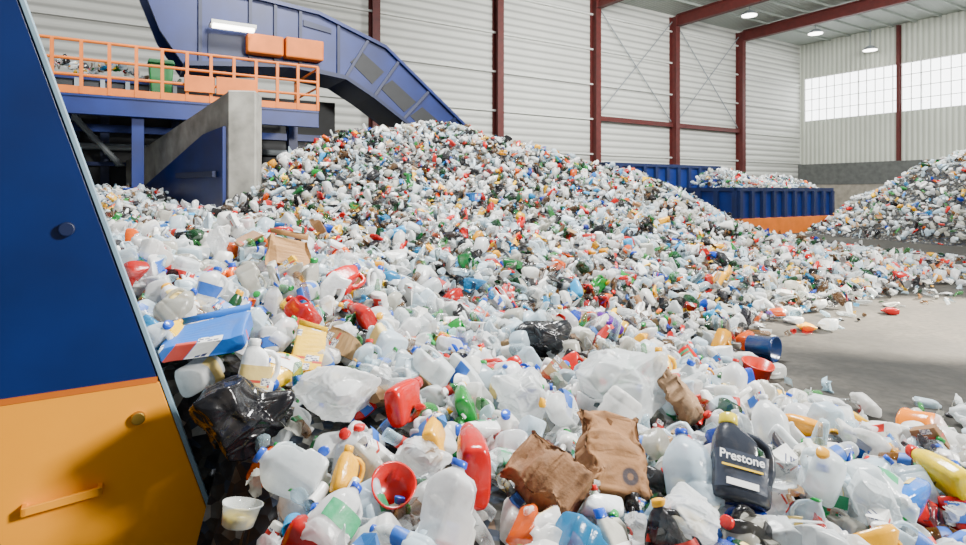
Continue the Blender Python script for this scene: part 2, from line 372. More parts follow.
for i in range(10):
    k=i/9; t=ta+(tb-ta)*k; z=za+(zb-za)*k; mb.box(t-.1,t+.1,17.9,18.4,z-.02,z+.02)
mb.obj('stair',GREY,r_)
q3=17.9
(t0,z1),(t1,z0)=PL(q3,36,52),PL(q3,186,98)
r_=root('feed_conveyor',((t0+t1)/2,q3,zd),'grey and blue feed conveyor carrying waste above the walkway','conveyor')
MB().box(t0,t1,q3,q3+.08,zd,zd+.75).box(t0,t1,q3+1.2,q3+1.28,zd,zd+.95).box(t0,t1,q3,q3+1.28,zd+.3,zd+.4).obj('trough',DARK,r_)
MB().box(t0,t1,q3-.06,q3+.1,zd+.72,zd+.82).obj('trough_rim',BLUE2,r_)
for i in range(6):
    t=t0+(t1-t0)*(i+.5)/6; MB().box(t-.05,t+.05,q3-.08,q3,zd,zd+.75).obj('trough_rib',GREY,r_)
FC=(t0,t1,q3)
t,z=PL(16.4,161,66)
r_=root('wheelie_bin',(t,16.4,zd),'green plastic bin standing on the elevated walkway','bin')
zz=zd
MB().prism([(t-.2,zz),(t+.2,zz),(t+.27,zz+1.0),(t-.27,zz+1.0)],16.2,16.7).obj('bin_body',simple('green_bin_plastic',(.01,.13,.03),.4),r_,bevel=.03)
MB().prism([(t-.3,zz+1.0),(t+.3,zz+1.0),(t+.26,zz+1.1),(t-.26,zz+1.1)],16.15,16.75).obj('lid',simple('green_lid_plastic',(.01,.10,.03),.4),r_,bevel=.02)

# ---------------------------------------------------------------- blue containers
def container(t0,t1,s0,s1,h,lab,orange=True,zb=.25):
    r_=root('roll_off_container',((t0+t1)/2,(s0+s1)/2,0),lab,'waste container',group='blue waste containers')
    MB().box(t0,t1,s0,s0+.08,zb,h).box(t0,t1,s1-.08,s1,zb,h).box(t0,t0+.08,s0,s1,zb,h).box(t1-.08,t1,s0,s1,zb,h).box(t0,t1,s0,s1,zb-.05,zb+.05).obj('container_body',BLUE2,r_)
    MB().box(t0-.06,t1+.06,s0-.08,s0+.1,h-.02,h+.13).box(t0-.06,t1+.06,s1-.1,s1+.08,h-.02,h+.13).box(t0-.06,t0+.12,s0,s1,h-.02,h+.13).box(t1-.12,t1+.06,s0,s1,h-.02,h+.13).obj('top_rim',BLUED,r_)
    n=int((t1-t0)/.75)
    for i in range(n+1):
        t=t0+.06+(t1-t0-.12)*i/n; MB().box(t-.09,t+.09,s0-.14,s0,zb,h).obj('side_rib',BLUED,r_)
    n=int((s1-s0)/.75)
    for i in range(n+1):
        t=s0+.06+(s1-s0-.12)*i/n; MB().box(t0-.14,t0,t-.09,t+.09,zb,h).obj('side_rib',BLUED,r_)
    MB().box(t0,t1,s0-.2,s0-.01,0.0,.66).obj('base_rail',ORG if orange else BLUED,r_)
    MB().box(t0-.18,t0-.01,s0-.1,s1,0,.66).obj('base_rail',ORG if orange else BLUED,r_)
    return r_
tc_,sc_=inv(15.6,26.0)
C1=(tc_-6.8,tc_,sc_,sc_+2.6,1.75)
container(*C1,'long blue ribbed steel container with orange base rail, heaped')
tc2,sc2=inv(12.2,30.0)
C2=(tc2-8.0,tc2,sc2,sc2+2.5,2.9)
container(*C2,'tall blue steel container standing behind the waste pile',False)

# ---------------------------------------------------------------- heap height field
CP=[(120,250,3.6),(130,325,2.9),(200,455,2.5),(250,535,2.1),(200,240,7),(110,226,8),(150,206,11),(215,232,10.2),(250,225,10.6),(210,216,12.2),(160,196,13),(200,300,4),(300,258,4.8),(300,335,3.6),
(350,405,3),(400,505,2.2),(450,550,2.0),(550,505,2.3),(650,525,2.2),(750,485,2.5),(700,410,3.8),(800,475,2.8),(900,535,2.4),(900,450,3.5),(840,430,4.05),
(760,400,4.6),(640,364,5),(560,344,5.3),(480,334,5),(400,305,5),(350,256,7),(450,264,7),(300,222,9),(400,214,10),(285,162,12.3),(330,143,13.5),(430,128,14),
(500,142,14.5),(560,160,15),(640,178,15),(700,206,14.5),(760,237,13.5),(830,251,13),(900,260,12.5),(850,272,10.8),(750,273,9.5),(700,324,6.5),(650,304,7.5),
(600,254,9),(600,215,11.5),(680,244,11),(500,205,11),(500,244,8.5),(550,293,7),(400,168,12.3),(500,168,13),(580,183,13.5),(60,196,12),(950,274,12),(905,286,10.2)]
pts=[((u-483)/F*d,d,HC-(v-VH)/F*d) for u,v,d in CP]
pts+=[(-2,17.5,2.7),(3,18,1.8),(-5,17,2.2),(-8,17,1.5),(-11,14,1.3),(-3,22,.3),(5,20,.3),(8,16.5,.0),(10.5,15,.02),(12.5,14,-.02),(9.4,10.2,-.07),(6.9,9.0,-.05),
(4.0,7.2,-.06),(3.2,6.3,-.12),(2.8,5.6,-.12),(4.2,6.2,-.2),(6,7.4,-.25),(8,7,-.4),(5.2,5.2,-.2),(3.4,5.0,-.12),(4.3,4.7,-.10),(5.2,4.4,-.1),(4.6,3.5,.10),(4.5,2.2,.2),(0,1,.32),(2,1.2,.3),(-1.3,1.2,.4),(-2.4,2.5,.7),(-3.2,3.5,1.3),(-5,5,1.4),(-7.5,8,1.4),(10,5,-.5),(12,8,-.5),(12,10.5,-.3)]
pts=np.array(pts)
def phi(r): return np.sqrt(r*r+.16)
A_=phi(np.linalg.norm(pts[:,None,:2]-pts[None,:,:2],axis=2))
n=len(pts); M=np.zeros((n+1,n+1)); M[:n,:n]=A_-np.eye(n)*.06; M[:n,n]=1; M[n,:n]=1
w=np.linalg.solve(M,np.append(pts[:,2],0))
GX=np.arange(-14,14.01,.1); GY=np.arange(.6,24.01,.1)
XX,YY=np.meshgrid(GX,GY)
HG=np.full(XX.shape,w[n])
for i in range(n): HG+=w[i]*phi(np.hypot(XX-pts[i,0],YY-pts[i,1]))
def bumps(x,y): return .045*np.sin(2.3*x+1.1*y)+.04*np.sin(3.7*y-1.9*x+2)+.03*np.sin(6.1*x+.4)*np.cos(5.3*y)
HG+=bumps(XX,YY)*np.clip(HG*3,0,1)
TT,SS=inv(XX,YY)
blocked=lambda t,s,m:(s<3.12)&(t<.1257*np.minimum(s,3.0)+m)
HG[blocked(TT,SS,.03)]=-1
def h1(x,y):
    fx=np.clip((np.asarray(x)+14)/.1,0,len(GX)-1.001); fy=np.clip((np.asarray(y)-.6)/.1,0,len(GY)-1.001)
    i=fx.astype(int); j=fy.astype(int); a=fx-i; b=fy-j
    i1=np.minimum(i+1,len(GX)-1); j1=np.minimum(j+1,len(GY)-1)
    return HG[j,i]*(1-a)*(1-b)+HG[j,i1]*a*(1-b)+HG[j1,i]*(1-a)*b+HG[j1,i1]*a*b
def h2(x,y):
    d=np.hypot(x-21.6,y-22); ang=np.arctan2(y-22,x-21.6)
    return 4.95-.63*d+.18*np.sin(5*ang)+bumps(x*.7,y*.7)*3
def heapmesh(name,hf,x0,x1,y0,y1,st,lab):
    xs=np.arange(x0,x1,st); ys=np.arange(y0,y1,st); X,Y=np.meshgrid(xs,ys); Z=hf(X,Y)-.05
    nx=len(xs); idx={}
    v=[];f=[]
    Zc=np.maximum(Z,-.02)
    def vi(j,i):
        k=j*nx+i
        if k not in idx: idx[k]=len(v); v.append((X[j,i],Y[j,i],Zc[j,i]))
        return idx[k]
    for j in range(len(ys)-1):
        for i in range(nx-1):
            if Z[j:j+2,i:i+2].max()>0: f.append((vi(j,i),vi(j,i+1),vi(j+1,i+1),vi(j+1,i)))
    me=addmesh(name,v,f,UNDER,True); o=addobj(name,me); return finish(o,lab,'waste pile',kind='stuff')
heapmesh('waste_pile',h1,-13.8,13.8,.7,23.5,.14,'loose small waste underneath the big heap of plastic containers')
heapmesh('waste_pile',h2,12,31,12,31,.3,'loose small waste underneath the pale heap of recyclables')

# ---------------------------------------------------------------- item templates
def loft(rings,n,ox=0,cap0=True,cap1=True):
    v=[];f=[]
    for (z,rx,ry,p,*o) in rings:
        o_=o[0] if o else 0
        for i in range(n):
            a=2*math.pi*(i+.5)/n; c,s=math.cos(a),math.sin(a)
            v.append((o_+rx*math.copysign(abs(c)**(2/p),c), ry*math.copysign(abs(s)**(2/p),s), z))
    for j in range(len(rings)-1):
        for i in range(n):
            a=j*n+i;b=j*n+(i+1)%n; f.append((a,b,b+n,a+n))
    if cap0: f.append(tuple(range(n-1,-1,-1)))
    if cap1: k=(len(rings)-1)*n; f.append(tuple(range(k,k+n)))
    return np.array(v),f
def tube(path,r,seg):
    v=[];f=[]; path=[Vector(p) for p in path]
    for i,p in enumerate(path):
        d=(path[min(i+1,len(path)-1)]-path[max(i-1,0)]).normalized(); y=Vector((0,1,0)); x=y.cross(d).normalized()
        for k in range(seg):
            a=2*math.pi*k/seg; v.append(tuple(p+x*math.cos(a)*r+y*math.sin(a)*r*1.25))
    for j in range(len(path)-1):
        for k in range(seg):
            a=j*seg+k;b=j*seg+(k+1)%seg; f.append((a,a+seg,b+seg,b))
    return np.array(v),f
def join(a,b):
    k=len(a[0]); return np.vstack([a[0],b[0]]), a[1]+[tuple(i+k for i in q) for q in b[1]]
def arcband(z0,z1,rx,ry,p,a0,a1,n,nz):
    v=[];f=[]
    for j in range(nz+1):
        for i in range(n+1):
            a=a0+(a1-a0)*i/n; c,s=math.cos(a),math.sin(a); v.append((rx*math.copysign(abs(c)**(2/p),c),ry*math.copysign(abs(s)**(2/p),s),z0+(z1-z0)*j/nz))
    for j in range(nz):
        for i in range(n): a=j*(n+1)+i; f.append((a,a+1,a+n+2,a+n+1))
    return np.array(v),f
def crush(parts,seed,amt,flat=1.0):
    r=np.random.default_rng(seed)
    allv=np.vstack([p[0] for p in parts.values()]); c=(allv.max(0)+allv.min(0))/2; ext=(allv.max(0)-allv.min(0))/2; S=ext.max()
    dents=[]
    for k in range(r.integers(2,5)):
        a=r.uniform(0,6.28); z=r.uniform(-.4,.4); nrm=np.array([math.cos(a),math.sin(a),z]); nrm/=np.linalg.norm(nrm)
        e=np.abs(nrm*ext*.8).sum(); dents.append((nrm,e*r.uniform(.5,.95)))
    sn=[(r.normal(size=3)*9/S*.30,r.uniform(0,6.28),r.normal(size=3)*.010*amt*S/.12) for _ in range(5)]
    sh=r.normal(size=2)*.15*amt; tw=r.normal()*1.5*amt; bend=r.normal()*2.2*amt
    out={}
    for k_,p in parts.items():
        v=p[0]-c
        if flat<1:
            v=v.copy(); v[:,1]*=flat; v[:,0]*=1+.25*(1-flat); v[:,1]+=bend*v[:,2]**2
        if amt>0:
            for nrm,cc in dents:
                d=np.clip(v@nrm-cc,0,None); v=v-nrm*(d*min(1.25,1.9*amt))[:,None]
            o=np.zeros_like(v)
            for kk,ph,am in sn: o+=np.sin(v@kk+ph)[:,None]*am
            v=v+o; v[:,0]+=sh[0]*v[:,2]; v[:,1]+=sh[1]*v[:,2]
            a=tw*v[:,2]; x=v[:,0]*np.cos(a)-v[:,1]*np.sin(a); y=v[:,0]*np.sin(a)+v[:,1]*np.cos(a); v=np.column_stack([x,y,v[:,2]])
        out[k_]=(v,)+tuple(p[1:])
    return out
def m_jug(hi,lab=False):
    n=32 if hi else 10
    rr=[(0,.058,.058,3.5),(.004,.068,.068,4),(.018,.075,.075,4.5),(.04,.0755,.0755,4.5),(.055,.0755,.0755,4.5),(.060,.0715,.0715,4.5),(.065,.0755,.0755,4.5),(.09,.0755,.0755,4.5),(.11,.0755,.0755,4.5),(.13,.075,.075,4.3),(.15,.0745,.0745,4.2),(.17,.070,.070,3.6),(.185,.061,.061,3),(.20,.049,.049,2.5),(.215,.034,.034,2.2),(.226,.022,.022,2),(.230,.019,.019,2),(.246,.019,.019,2)]
    if not hi: rr=[rr[i] for i in(0,2,10,12,14,17)]
    v,f=loft(rr,n)
    k=(v[:,0]>.028)&(v[:,2]>.10)&(v[:,2]<.213); v[k,0]=.028+(v[k,0]-.028)*.15
    tb=tube([(.02,0,.214),(.05,0,.207),(.070,0,.192),(.077,0,.165),(.077,0,.13),(.07,0,.10),(.055,0,.085)] if hi else [(.02,0,.21),(.072,0,.19),(.077,0,.12),(.05,0,.085)],.0125,8 if hi else 4)
    d={'body':(*join((v,f),tb),'hdpe')}
    if hi:
        d['cap']=(*loft([(.236,.0225,.0225,2),(.239,.0235,.0235,2),(.256,.0235,.0235,2),(.258,.021,.021,2)],18),'opaque')
        if lab: d['label']=(*arcband(.07,.14,.0765,.0765,4.5,math.pi*1.1,math.pi*1.9,20,4),'print')
    return d
def m_det(hi,lab=True):
    n=32 if hi else 10
    rr=[(0,.085,.038,3.2,0),(.006,.096,.046,3.5,0),(.03,.1,.05,3.6,0),(.065,.1,.05,3.5,0),(.1,.1,.05,3.4,0),(.13,.098,.049,3.3,0),(.16,.095,.047,3.2,0),(.18,.088,.045,3,-.005),(.2,.078,.042,2.8,-.012),(.23,.05,.034,2.4,-.03),(.245,.03,.028,2,-.04),(.262,.026,.026,2,-.042)]
    if not hi: rr=[rr[i] for i in(0,2,4,9,11)]
    v,f=loft(rr,n)
    k=(v[:,0]>.035)&(v[:,2]>.085)&(v[:,2]<.225); v[k,0]=.035+(v[k,0]-.035)*.2
    tb=tube([(.01,0,.225),(.05,0,.222),(.085,0,.2),(.098,0,.165),(.1,0,.12),(.09,0,.08),(.07,0,.07)] if hi else [(.01,0,.22),(.085,0,.2),(.1,0,.12),(.07,0,.07)],.0155,8 if hi else 4)
    d={'body':(*join((v,f),tb),'opaque')}
    if hi:
        d['cap']=(*loft([(.25,.029,.029,2,-.042),(.255,.031,.031,2,-.042),(.285,.029,.029,2,-.042),(.288,.026,.026,2,-.042)],20),'opaque')
        if lab: d['label']=(*arcband(.03,.15,.1012,.0512,3.4,math.pi*1.1,math.pi*1.70,20,5),'print')
    return d
def m_pet(hi,lab=True):
    n=22 if hi else 8
    rr=[(0,.022,.022,2),(.003,.031,.031,2),(.015,.0335,.0335,2),(.04,.0335,.0335,2)]
    if hi:
        for z in np.arange(.05,.075,.012): rr+=[(z,.0315,.0315,2),(z+.006,.0338,.0338,2)]
    rr+=[(.08,.033,.033,2),(.11,.033,.033,2),(.14,.033,.033,2),(.155,.0335,.0335,2),(.18,.028,.028,2),(.2,.018,.018,2),(.212,.0125,.0125,2),(.228,.0125,.0125,2)]
    if not hi: rr=[(0,.024,.024,2),(.012,.0335,.0335,2),(.15,.0335,.0335,2),(.19,.022,.022,2),(.215,.0125,.0125,2),(.23,.0125,.0125,2)]
    d={'body':(*loft(rr,n),'clear')}
    if hi:
        d['cap']=(*loft([(.22,.0148,.0148,2),(.236,.0148,.0148,2),(.237,.013,.013,2)],14),'opaque')
        if lab: d['label']=(*arcband(.082,.138,.0342,.0342,2,0,math.pi*2,22,3),'print')
    return d
def m_oval(hi):
    n=22 if hi else 8
    rr=[(0,.028,.018,2.4),(.005,.036,.024,2.6),(.08,.037,.025,2.6),(.13,.034,.024,2.5),(.155,.022,.019,2.2),(.165,.013,.013,2),(.175,.013,.013,2)]
    if not hi: rr=[rr[i] for i in(0,1,3,4,6)]
    d={'body':(*loft(rr,n),'opaque')}
    if hi:
        d['cap']=(*loft([(.17,.018,.016,2),(.175,.019,.017,2),(.198,.017,.015,2)],16),'opaque')
        d['label']=(*arcband(.03,.11,.0382,.0262,2.6,math.pi*1.1,math.pi*1.9,10,3),'print')
    return d
def m_tub(hi,R=.055,H=.085):
    n=26 if hi else 9
    rr=[(0,R*.74,R*.74,2),(.003,R*.78,R*.78,2),(H*.92,R*.97,R*.97,2),(H*.93,R*1.05,R*1.05,2),(H,R*1.06,R*1.06,2),(H,R*.95,R*.95,2),(.006,R*.74,R*.74,2)]
    if not hi: rr=[rr[i] for i in(0,2,4,6)]
    v,f=loft(rr,n,cap1=True); return {'body':(v,f,'opaque')}
def m_can(hi):
    n=24 if hi else 8
    rr=[(0,.024,.024,2),(.006,.032,.032,2),(.012,.033,.033,2),(.105,.033,.033,2),(.117,.027,.027,2),(.121,.027,.027,2),(.118,.025,.025,2)]
    if not hi: rr=[rr[i] for i in(0,2,3,5)]
    return {'body':(*loft(rr,n),'metal')}
def m_blob(hi,seed=0,flat=.65,size=.125):
    """thin crumpled bag: flat facets meeting in sharp folds, gathered into a twisted open neck"""
    bm=bmesh.new(); bmesh.ops.create_icosphere(bm,subdivisions=6 if hi else 2,radius=1)
    r_=np.random.default_rng(seed+400); K=26
    nr=r_.normal(size=(K,3)); nr/=np.linalg.norm(nr,axis=1)[:,None]; dd=r_.uniform(.62,1.0,K)
    n2=r_.normal(size=(70,3)); n2/=np.linalg.norm(n2,axis=1)[:,None]; h=r_.uniform(.0,.16,70)
    neck=r_.normal(size=3); neck[2]=abs(neck[2])*.5; neck/=np.linalg.norm(neck)
    V=np.array([tuple(v.co) for v in bm.verts]); wv=V.copy()
    off=Vector((seed*7.3,seed*3.1,seed*1.7))
    for i,p in enumerate(V):
        q_=Vector(p)*2.3+off; wv[i]+=.12*np.array((noise.noise(q_),noise.noise(q_+Vector((5,0,0))),noise.noise(q_+Vector((0,5,0)))))
    wv/=np.linalg.norm(wv,axis=1)[:,None]
    r=(dd/np.clip(wv@nr.T,.25,None)).min(1)
    c2=wv@n2.T; o=np.argsort(-c2,axis=1); near=o[:,0]; second=o[:,1]
    edge=c2[np.arange(len(V)),near]-c2[np.arange(len(V)),second]
    r=r-.10+h[near]*np.clip(edge*14,0,1)-.05+.09*np.exp(-edge*60)
    g=np.clip(wv@neck-.86,0,None)
    X=V*r[:,None]*size+neck*(g*3.2*size)[:,None]
    X[:,2]*=flat
    f=[tuple(x.index for x in q.verts) for q in bm.faces]; bm.free()
    return {'body':(X,f,'film')}
def m_box(hi,a=.09,b=.05,c=.13):
    n=32 if hi else 8
    nz=9 if hi else 1
    rr=[(0,a*.97,b*.97,14)]+[(c*2*(i)/nz if 0<i<nz else (.003 if i==0 else c*2-.003),a,b,14) for i in range(nz+1)]+[(c*2,a*.97,b*.97,14)]
    v,f=loft(rr if hi else [(0,a,b,9),(c*2,a,b,9)],n); 
    d={'body':(v,f,'print')}
    if hi:
        z=c*2; fl=np.array([(-a,-b,z),(a,-b,z),(a*1.02,-b*1.6,z+b*.8),(-a*1.02,-b*1.5,z+b*.9),(-a,-b,z+.002),(a,-b,z+.002),(a*1.02,-b*1.6,z+b*.8+.002),(-a*1.02,-b*1.5,z+b*.9+.002)])
        d['flap']=(fl,BOXF,'paper')
    return d
def m_carton(hi):
    n=24 if hi else 8
    d={'body':(*loft([(0,.046,.046,12),(.1,.047,.047,12),(.19,.046,.046,12),(.235,.046,.006,12),(.255,.046,.003,12)] if hi else [(0,.046,.046,9),(.19,.046,.046,9),(.25,.046,.004,9)],n),'print')}
    if hi: 
        v,f=loft([(0,.014,.014,2),(.012,.014,.014,2),(.013,.011,.011,2)],14); 
        a=math.radians(42); v2=v.copy(); v2[:,1]=v[:,1]*math.cos(a)-v[:,2]*math.sin(a)*1-.026; v2[:,2]=v[:,1]*math.sin(a)+v[:,2]*math.cos(a)+.213
        d['cap']=(v2,f,'opaque')
    return d
def m_tray(hi):
    n=30 if hi else 8
    rr=[(0,.07,.05,6),(.004,.078,.056,6),(.04,.092,.068,6),(.042,.104,.08,6),(.045,.104,.08,6),(.043,.09,.066,6),(.008,.074,.052,6)]
    if not hi: rr=[rr[i] for i in(0,2,4,6)]
    return {'body':(*loft(rr,n),'clear')}
def m_scrap(hi,seed=0):
    r=np.random.default_rng(seed+50); n=13 if hi else 4; v=[];f=[]
    a=r.normal(size=6)
    for j in range(n):
        for i in range(n):
            x=(i/(n-1)-.5); y=(j/(n-1)-.5)
            v.append((x*.15+.01*math.sin(9*y+a[0]),y*.11+.012*math.sin(8*x+a[1]),.03*math.sin(4*x+a[2]+2*y)+.02*math.sin(6*y+a[3]*2)+.012*math.sin(15*x+11*y+a[4])))
    for j in range(n-1):
        for i in range(n-1): k=j*n+i; f.append((k,k+1,k+n+1,k+n))
    return {'body':(np.array(v),f,'film')}
def m_paperbag(hi):
    """flattened gusseted sack with an open mouth, creased into flat triangular facets"""
    n=34 if hi else 8; H=.27; r=np.random.default_rng(77)
    zs=np.linspace(.004,H,22 if hi else 2)
    rr=[(0,.092,.045,9)]+[(z,.1,.055*(1-.62*max(0,(z-.10)/.17)),7) for z in zs]
    k=rr[-1]; rr+=[(H-.004,k[1]*.95,k[2]*.55,6),(.12,.085,.012,6)]
    v,f=loft(rr,n)
    if hi:
        for i in range(len(v)):
            p=Vector(v[i]); nv=np.array((noise.noise(p*11),noise.noise(p*11+Vector((9,0,0))),noise.noise(p*11+Vector((0,9,0)))))
            nv2=np.array((noise.noise(p*27),1-2.2*abs(noise.noise(p*24+Vector((9,0,0)))),noise.noise(p*27+Vector((0,9,0)))))
            v[i]=v[i]+nv*np.array((.032,.045,.02))*(.4+3*v[i][2])+nv2*np.array((.010,.014,.008))+r.normal(size=3)*np.array((.0018,.003,.0018))
        f2=[]
        for q_ in f:
            if len(q_)==4:
                f2+= [(q_[0],q_[1],q_[2]),(q_[0],q_[2],q_[3])] if r.random()<.5 else [(q_[1],q_[2],q_[3]),(q_[1],q_[3],q_[0])]
            else: f2.append(q_)
        f=f2
    return {'body':(v,f,'paper')}

WHT=[('white',(.86,.88,.89)),('translucent white',(.80,.85,.87)),('milky white',(.90,.90,.87)),('pale blue-white',(.64,.78,.87)),('grimy white',(.56,.55,.48))]
BRT=[('red',(.56,.004,.003)),('yellow',(.90,.42,.0)),('orange',(.78,.11,.0)),('blue',(.004,.05,.42)),('light blue',(.02,.30,.62)),('green',(.006,.20,.025)),('black',(.010,.010,.012)),('red',(.48,.005,.005)),('yellow',(.9,.52,.0)),('dark green',(.004,.09,.02)),('dark grey',(.04,.04,.05)),('red',(.52,.006,.006))]
CLR=[('clear',(.78,.84,.86)),('clear bluish',(.52,.72,.82)),('clear',(.84,.88,.88)),('clear',(.78,.84,.86)),('clear bluish',(.6,.76,.83)),('clear',(.84,.88,.88)),('clear green',(.06,.34,.08)),('clear amber',(.24,.10,.015)),('clear',(.8,.85,.85))]
CARD=[('brown cardboard',(.28,.14,.055)),('tan cardboard',(.40,.24,.10)),('blue printed',(.01,.14,.45)),('red printed',(.5,.015,.01)),('yellow printed',(.80,.45,.01)),('white printed',(.74,.74,.70)),('white printed',(.78,.78,.76))]
DRK=[('dark grey',(.035,.035,.04)),('black',(.010,.010,.012)),('brown',(.10,.055,.025)),('dark green',(.008,.06,.02))]
def pal(kind,far=False,px=0,py=0):
    r=random.random()
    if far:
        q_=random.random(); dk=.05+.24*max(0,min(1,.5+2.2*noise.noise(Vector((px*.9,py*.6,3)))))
        if q_<dk: return random.choice(DRK)  # dark items also stand in for dark gaps in the far heap
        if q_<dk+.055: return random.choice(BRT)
    elif random.random()<.05: return random.choice(DRK[:2]+DRK[3:])
    if kind=='milk_jug': return random.choice(WHT[:4]*2+WHT[4:]) if r<.96 else random.choice(BRT[:5])
    if kind=='detergent_bottle': return random.choice(WHT) if r<.5 else random.choice(BRT)
    if kind in('drink_bottle','clamshell_tray'): return random.choice(CLR)
    if kind in('shampoo_bottle',): return random.choice(WHT) if r<.5 else random.choice(BRT)
    if kind=='plastic_tub': return random.choice(WHT) if r<.7 else random.choice(BRT)
    if kind=='drink_can': return random.choice([('silver',(.75,.75,.77)),('silver',(.75,.75,.77)),('red',(.5,.03,.03)),('blue',(.05,.12,.4))])
    if kind=='plastic_bag': return random.choice(WHT) if r<.8 else random.choice([BRT[6],BRT[10],BRT[4]])
    if kind in('cardboard_box','drink_carton'): return random.choice(CARD)
    if kind=='plastic_scrap': return random.choice(WHT+CLR[:2]) if r<.68 else random.choice(BRT+CARD[:2]*2+DRK)
    return random.choice(CARD[:2])
DESC={'milk_jug':'plastic milk jug with handle','detergent_bottle':'plastic detergent bottle with side handle','drink_bottle':'plastic drink bottle','shampoo_bottle':'plastic shampoo bottle','plastic_tub':'open plastic tub','drink_can':'aluminium drink can','plastic_bag':'crumpled plastic bag','cardboard_box':'cardboard box','drink_carton':'gable-top drink carton','clamshell_tray':'plastic food tray','plastic_scrap':'crumpled piece of plastic film','paper_bag':'crumpled brown paper bag'}
CATS={'milk_jug':'plastic jug','detergent_bottle':'plastic bottle','drink_bottle':'plastic bottle','shampoo_bottle':'plastic bottle','plastic_tub':'plastic tub','drink_can':'drink can','plastic_bag':'plastic bag','cardboard_box':'cardboard box','drink_carton':'drink carton','clamshell_tray':'food tray','plastic_scrap':'plastic scrap','paper_bag':'paper bag'}
MAKE={'milk_jug':lambda hi,i:m_jug(hi,i%2==0),'detergent_bottle':lambda hi,i:m_det(hi,i%3!=2),'drink_bottle':lambda hi,i:m_pet(hi,i%3!=2),'shampoo_bottle':lambda hi,i:m_oval(hi),
'plastic_tub':lambda hi,i:m_tub(hi,.055,(.06,.085,.12)[i%3]),'drink_can':lambda hi,i:m_can(hi),'plastic_bag':lambda hi,i:m_blob(hi,i+1,.6+.1*(i%3)),
'cardboard_box':lambda hi,i:m_box(hi,*[(.09,.03,.13),(.07,.05,.07),(.11,.025,.07)][i%3]),'drink_carton':lambda hi,i:m_carton(hi),'clamshell_tray':lambda hi,i:m_tray(hi),
'plastic_scrap':lambda hi,i:m_scrap(hi,i),'paper_bag':lambda hi,i:m_paperbag(hi)}
CR={'milk_jug':.55,'detergent_bottle':.28,'drink_bottle':.8,'shampoo_bottle':.25,'plastic_tub':.35,'drink_can':.7,'plastic_bag':.12,'cardboard_box':.6,'drink_carton':.6,'clamshell_tray':.6,'plastic_scrap':0,'paper_bag':.3}
AM=(.4,.9,1.2,.6,1.5,1.8,1.2,2.0); FL=(1,1,.8,1,.55,.4,.7,.3)
NV=8
HI={};LO={};PRI={}
def build(kind,i,amt=None,seed=None):
    d=MAKE[kind](True,i); fl=FL[i] if amt is None and kind not in('plastic_bag','plastic_scrap','paper_bag') else 1
    d=crush(d,seed if seed is not None else i*13+5,(CR[kind]*AM[i]) if amt is None else amt,fl)
    ms={}
    for k,(v,f,mm) in d.items():
        nm=kind if k=='body' else k
        sm=kind not in('cardboard_box','drink_carton') or k!='body'
        ms[k]=(addmesh(nm,v,f,MO[mm],sm),v)
    return ms
for kind in MAKE:
    HI[kind]=[build(kind,i) for i in range(NV)]
    PRI[kind]=[build(kind,i,CR[kind]*(.45 if kind=='milk_jug' else .3),99+i) for i in range(3)]
    LO[kind]=[]
    for i in range(NV):
        d=crush(MAKE[kind](False,i),i*13+5,CR[kind]*AM[i],FL[i] if kind not in('plastic_bag','plastic_scrap','paper_bag') else 1); v,f,mm=d['body']
        LO[kind].append((v,np.array([x for q_ in f for x in q_],dtype=np.int32),np.array([len(q_) for q_ in f],dtype=np.int32),mm))

CAPC=[(.78,.78,.78),(.01,.08,.55),(.60,.006,.006),(.88,.42,.0),(.01,.28,.05),(.01,.08,.5)]
def inst(kind,ms,loc,rot,sc,cname,c,label,group,parts=True,capc=None):
    o=bpy.data.objects.new(kind,ms['body'][0]); o.location=loc; o.rotation_euler=rot; o.scale=(sc,)*3; o.color=rgba(c)
    COL.objects.link(o); o['label']=label; o['category']=CATS[kind]
    if group: o['group']=group
    if parts:
        for k,(me,_) in ms.items():
            if k=='body': continue
            if k=='cap' and parts=='nocap': continue
            ch=bpy.data.objects.new(k,me); ch.parent=o
            ch.color=rgba(capc or random.choice(CAPC)) if k=='cap' else rgba(c if k=='flap' else random.choice([(.8,.8,.78),(.02,.12,.5),(.6,.02,.01),(.8,.60,.2),(.02,.30,.12),(.02,.12,.5)]))
            COL.objects.link(ch)
    return o
def minz(v,R): return float((v@R.T)[:,2].min())

# ---------------------------------------------------------------- hand-placed items seen clearly in the photo
heroes=[]
def sight(u,v,lift=.10):
    dx=(u-483)/F; dz=(VH-v)/F; d=1.3
    while d<24:
        if HC+dz*d<=max(0,float(h1(dx*d,d)))+lift: break
        d+=.01
    return dx*d,d
def hero(kind,u,v,px,c,rot,label,var=0,pristine=True,capc=None,sink=.15,parts=True,ms=None,up=0,clear=.36):
    """px: apparent long side -> real size taken from distance"""
    x,y=sight(u,v); ms=ms or (PRI if pristine else HI)[kind][var]
    vv=ms['body'][1]; L=(vv.max(0)-vv.min(0)).max(); sc=px/F*math.hypot(y,HC-.5)/L*(.80 if kind not in('plastic_bag',) else .92)
    R=np.array(Euler([math.radians(a) for a in rot]).to_matrix())
    g=max(0,float(h1(x,y)))
    mz=-minz(vv,R)*sc; z=g+mz*(1-sink)+(.045 if g>.1 else 0)+up
    o=inst(kind,ms,(x,y,z),[math.radians(a) for a in rot],sc,'',c,label,None,parts,capc)
    heroes.append((x,y,L*sc*clear)); return o
def mat_of(o,m): 
    me=o.data.copy(); me.materials[0]=m; o.data=me
R_=(.56,.004,.003);Y_=(.92,.44,.0);W_=(.87,.89,.89);T_=(.78,.85,.88);K_=(.006,.006,.008);BR=(.26,.125,.048)
pb=hero('paper_bag',612,482,98,BR,(-48,10,8),'large crumpled brown paper bag with dark round print',0,False,up=.02)
mat_of(pb,EMB)
hero('paper_bag',548,498,88,(.21,.10,.04),(-65,-35,40),'crumpled brown paper sack beside another paper bag',1,False,up=.02)
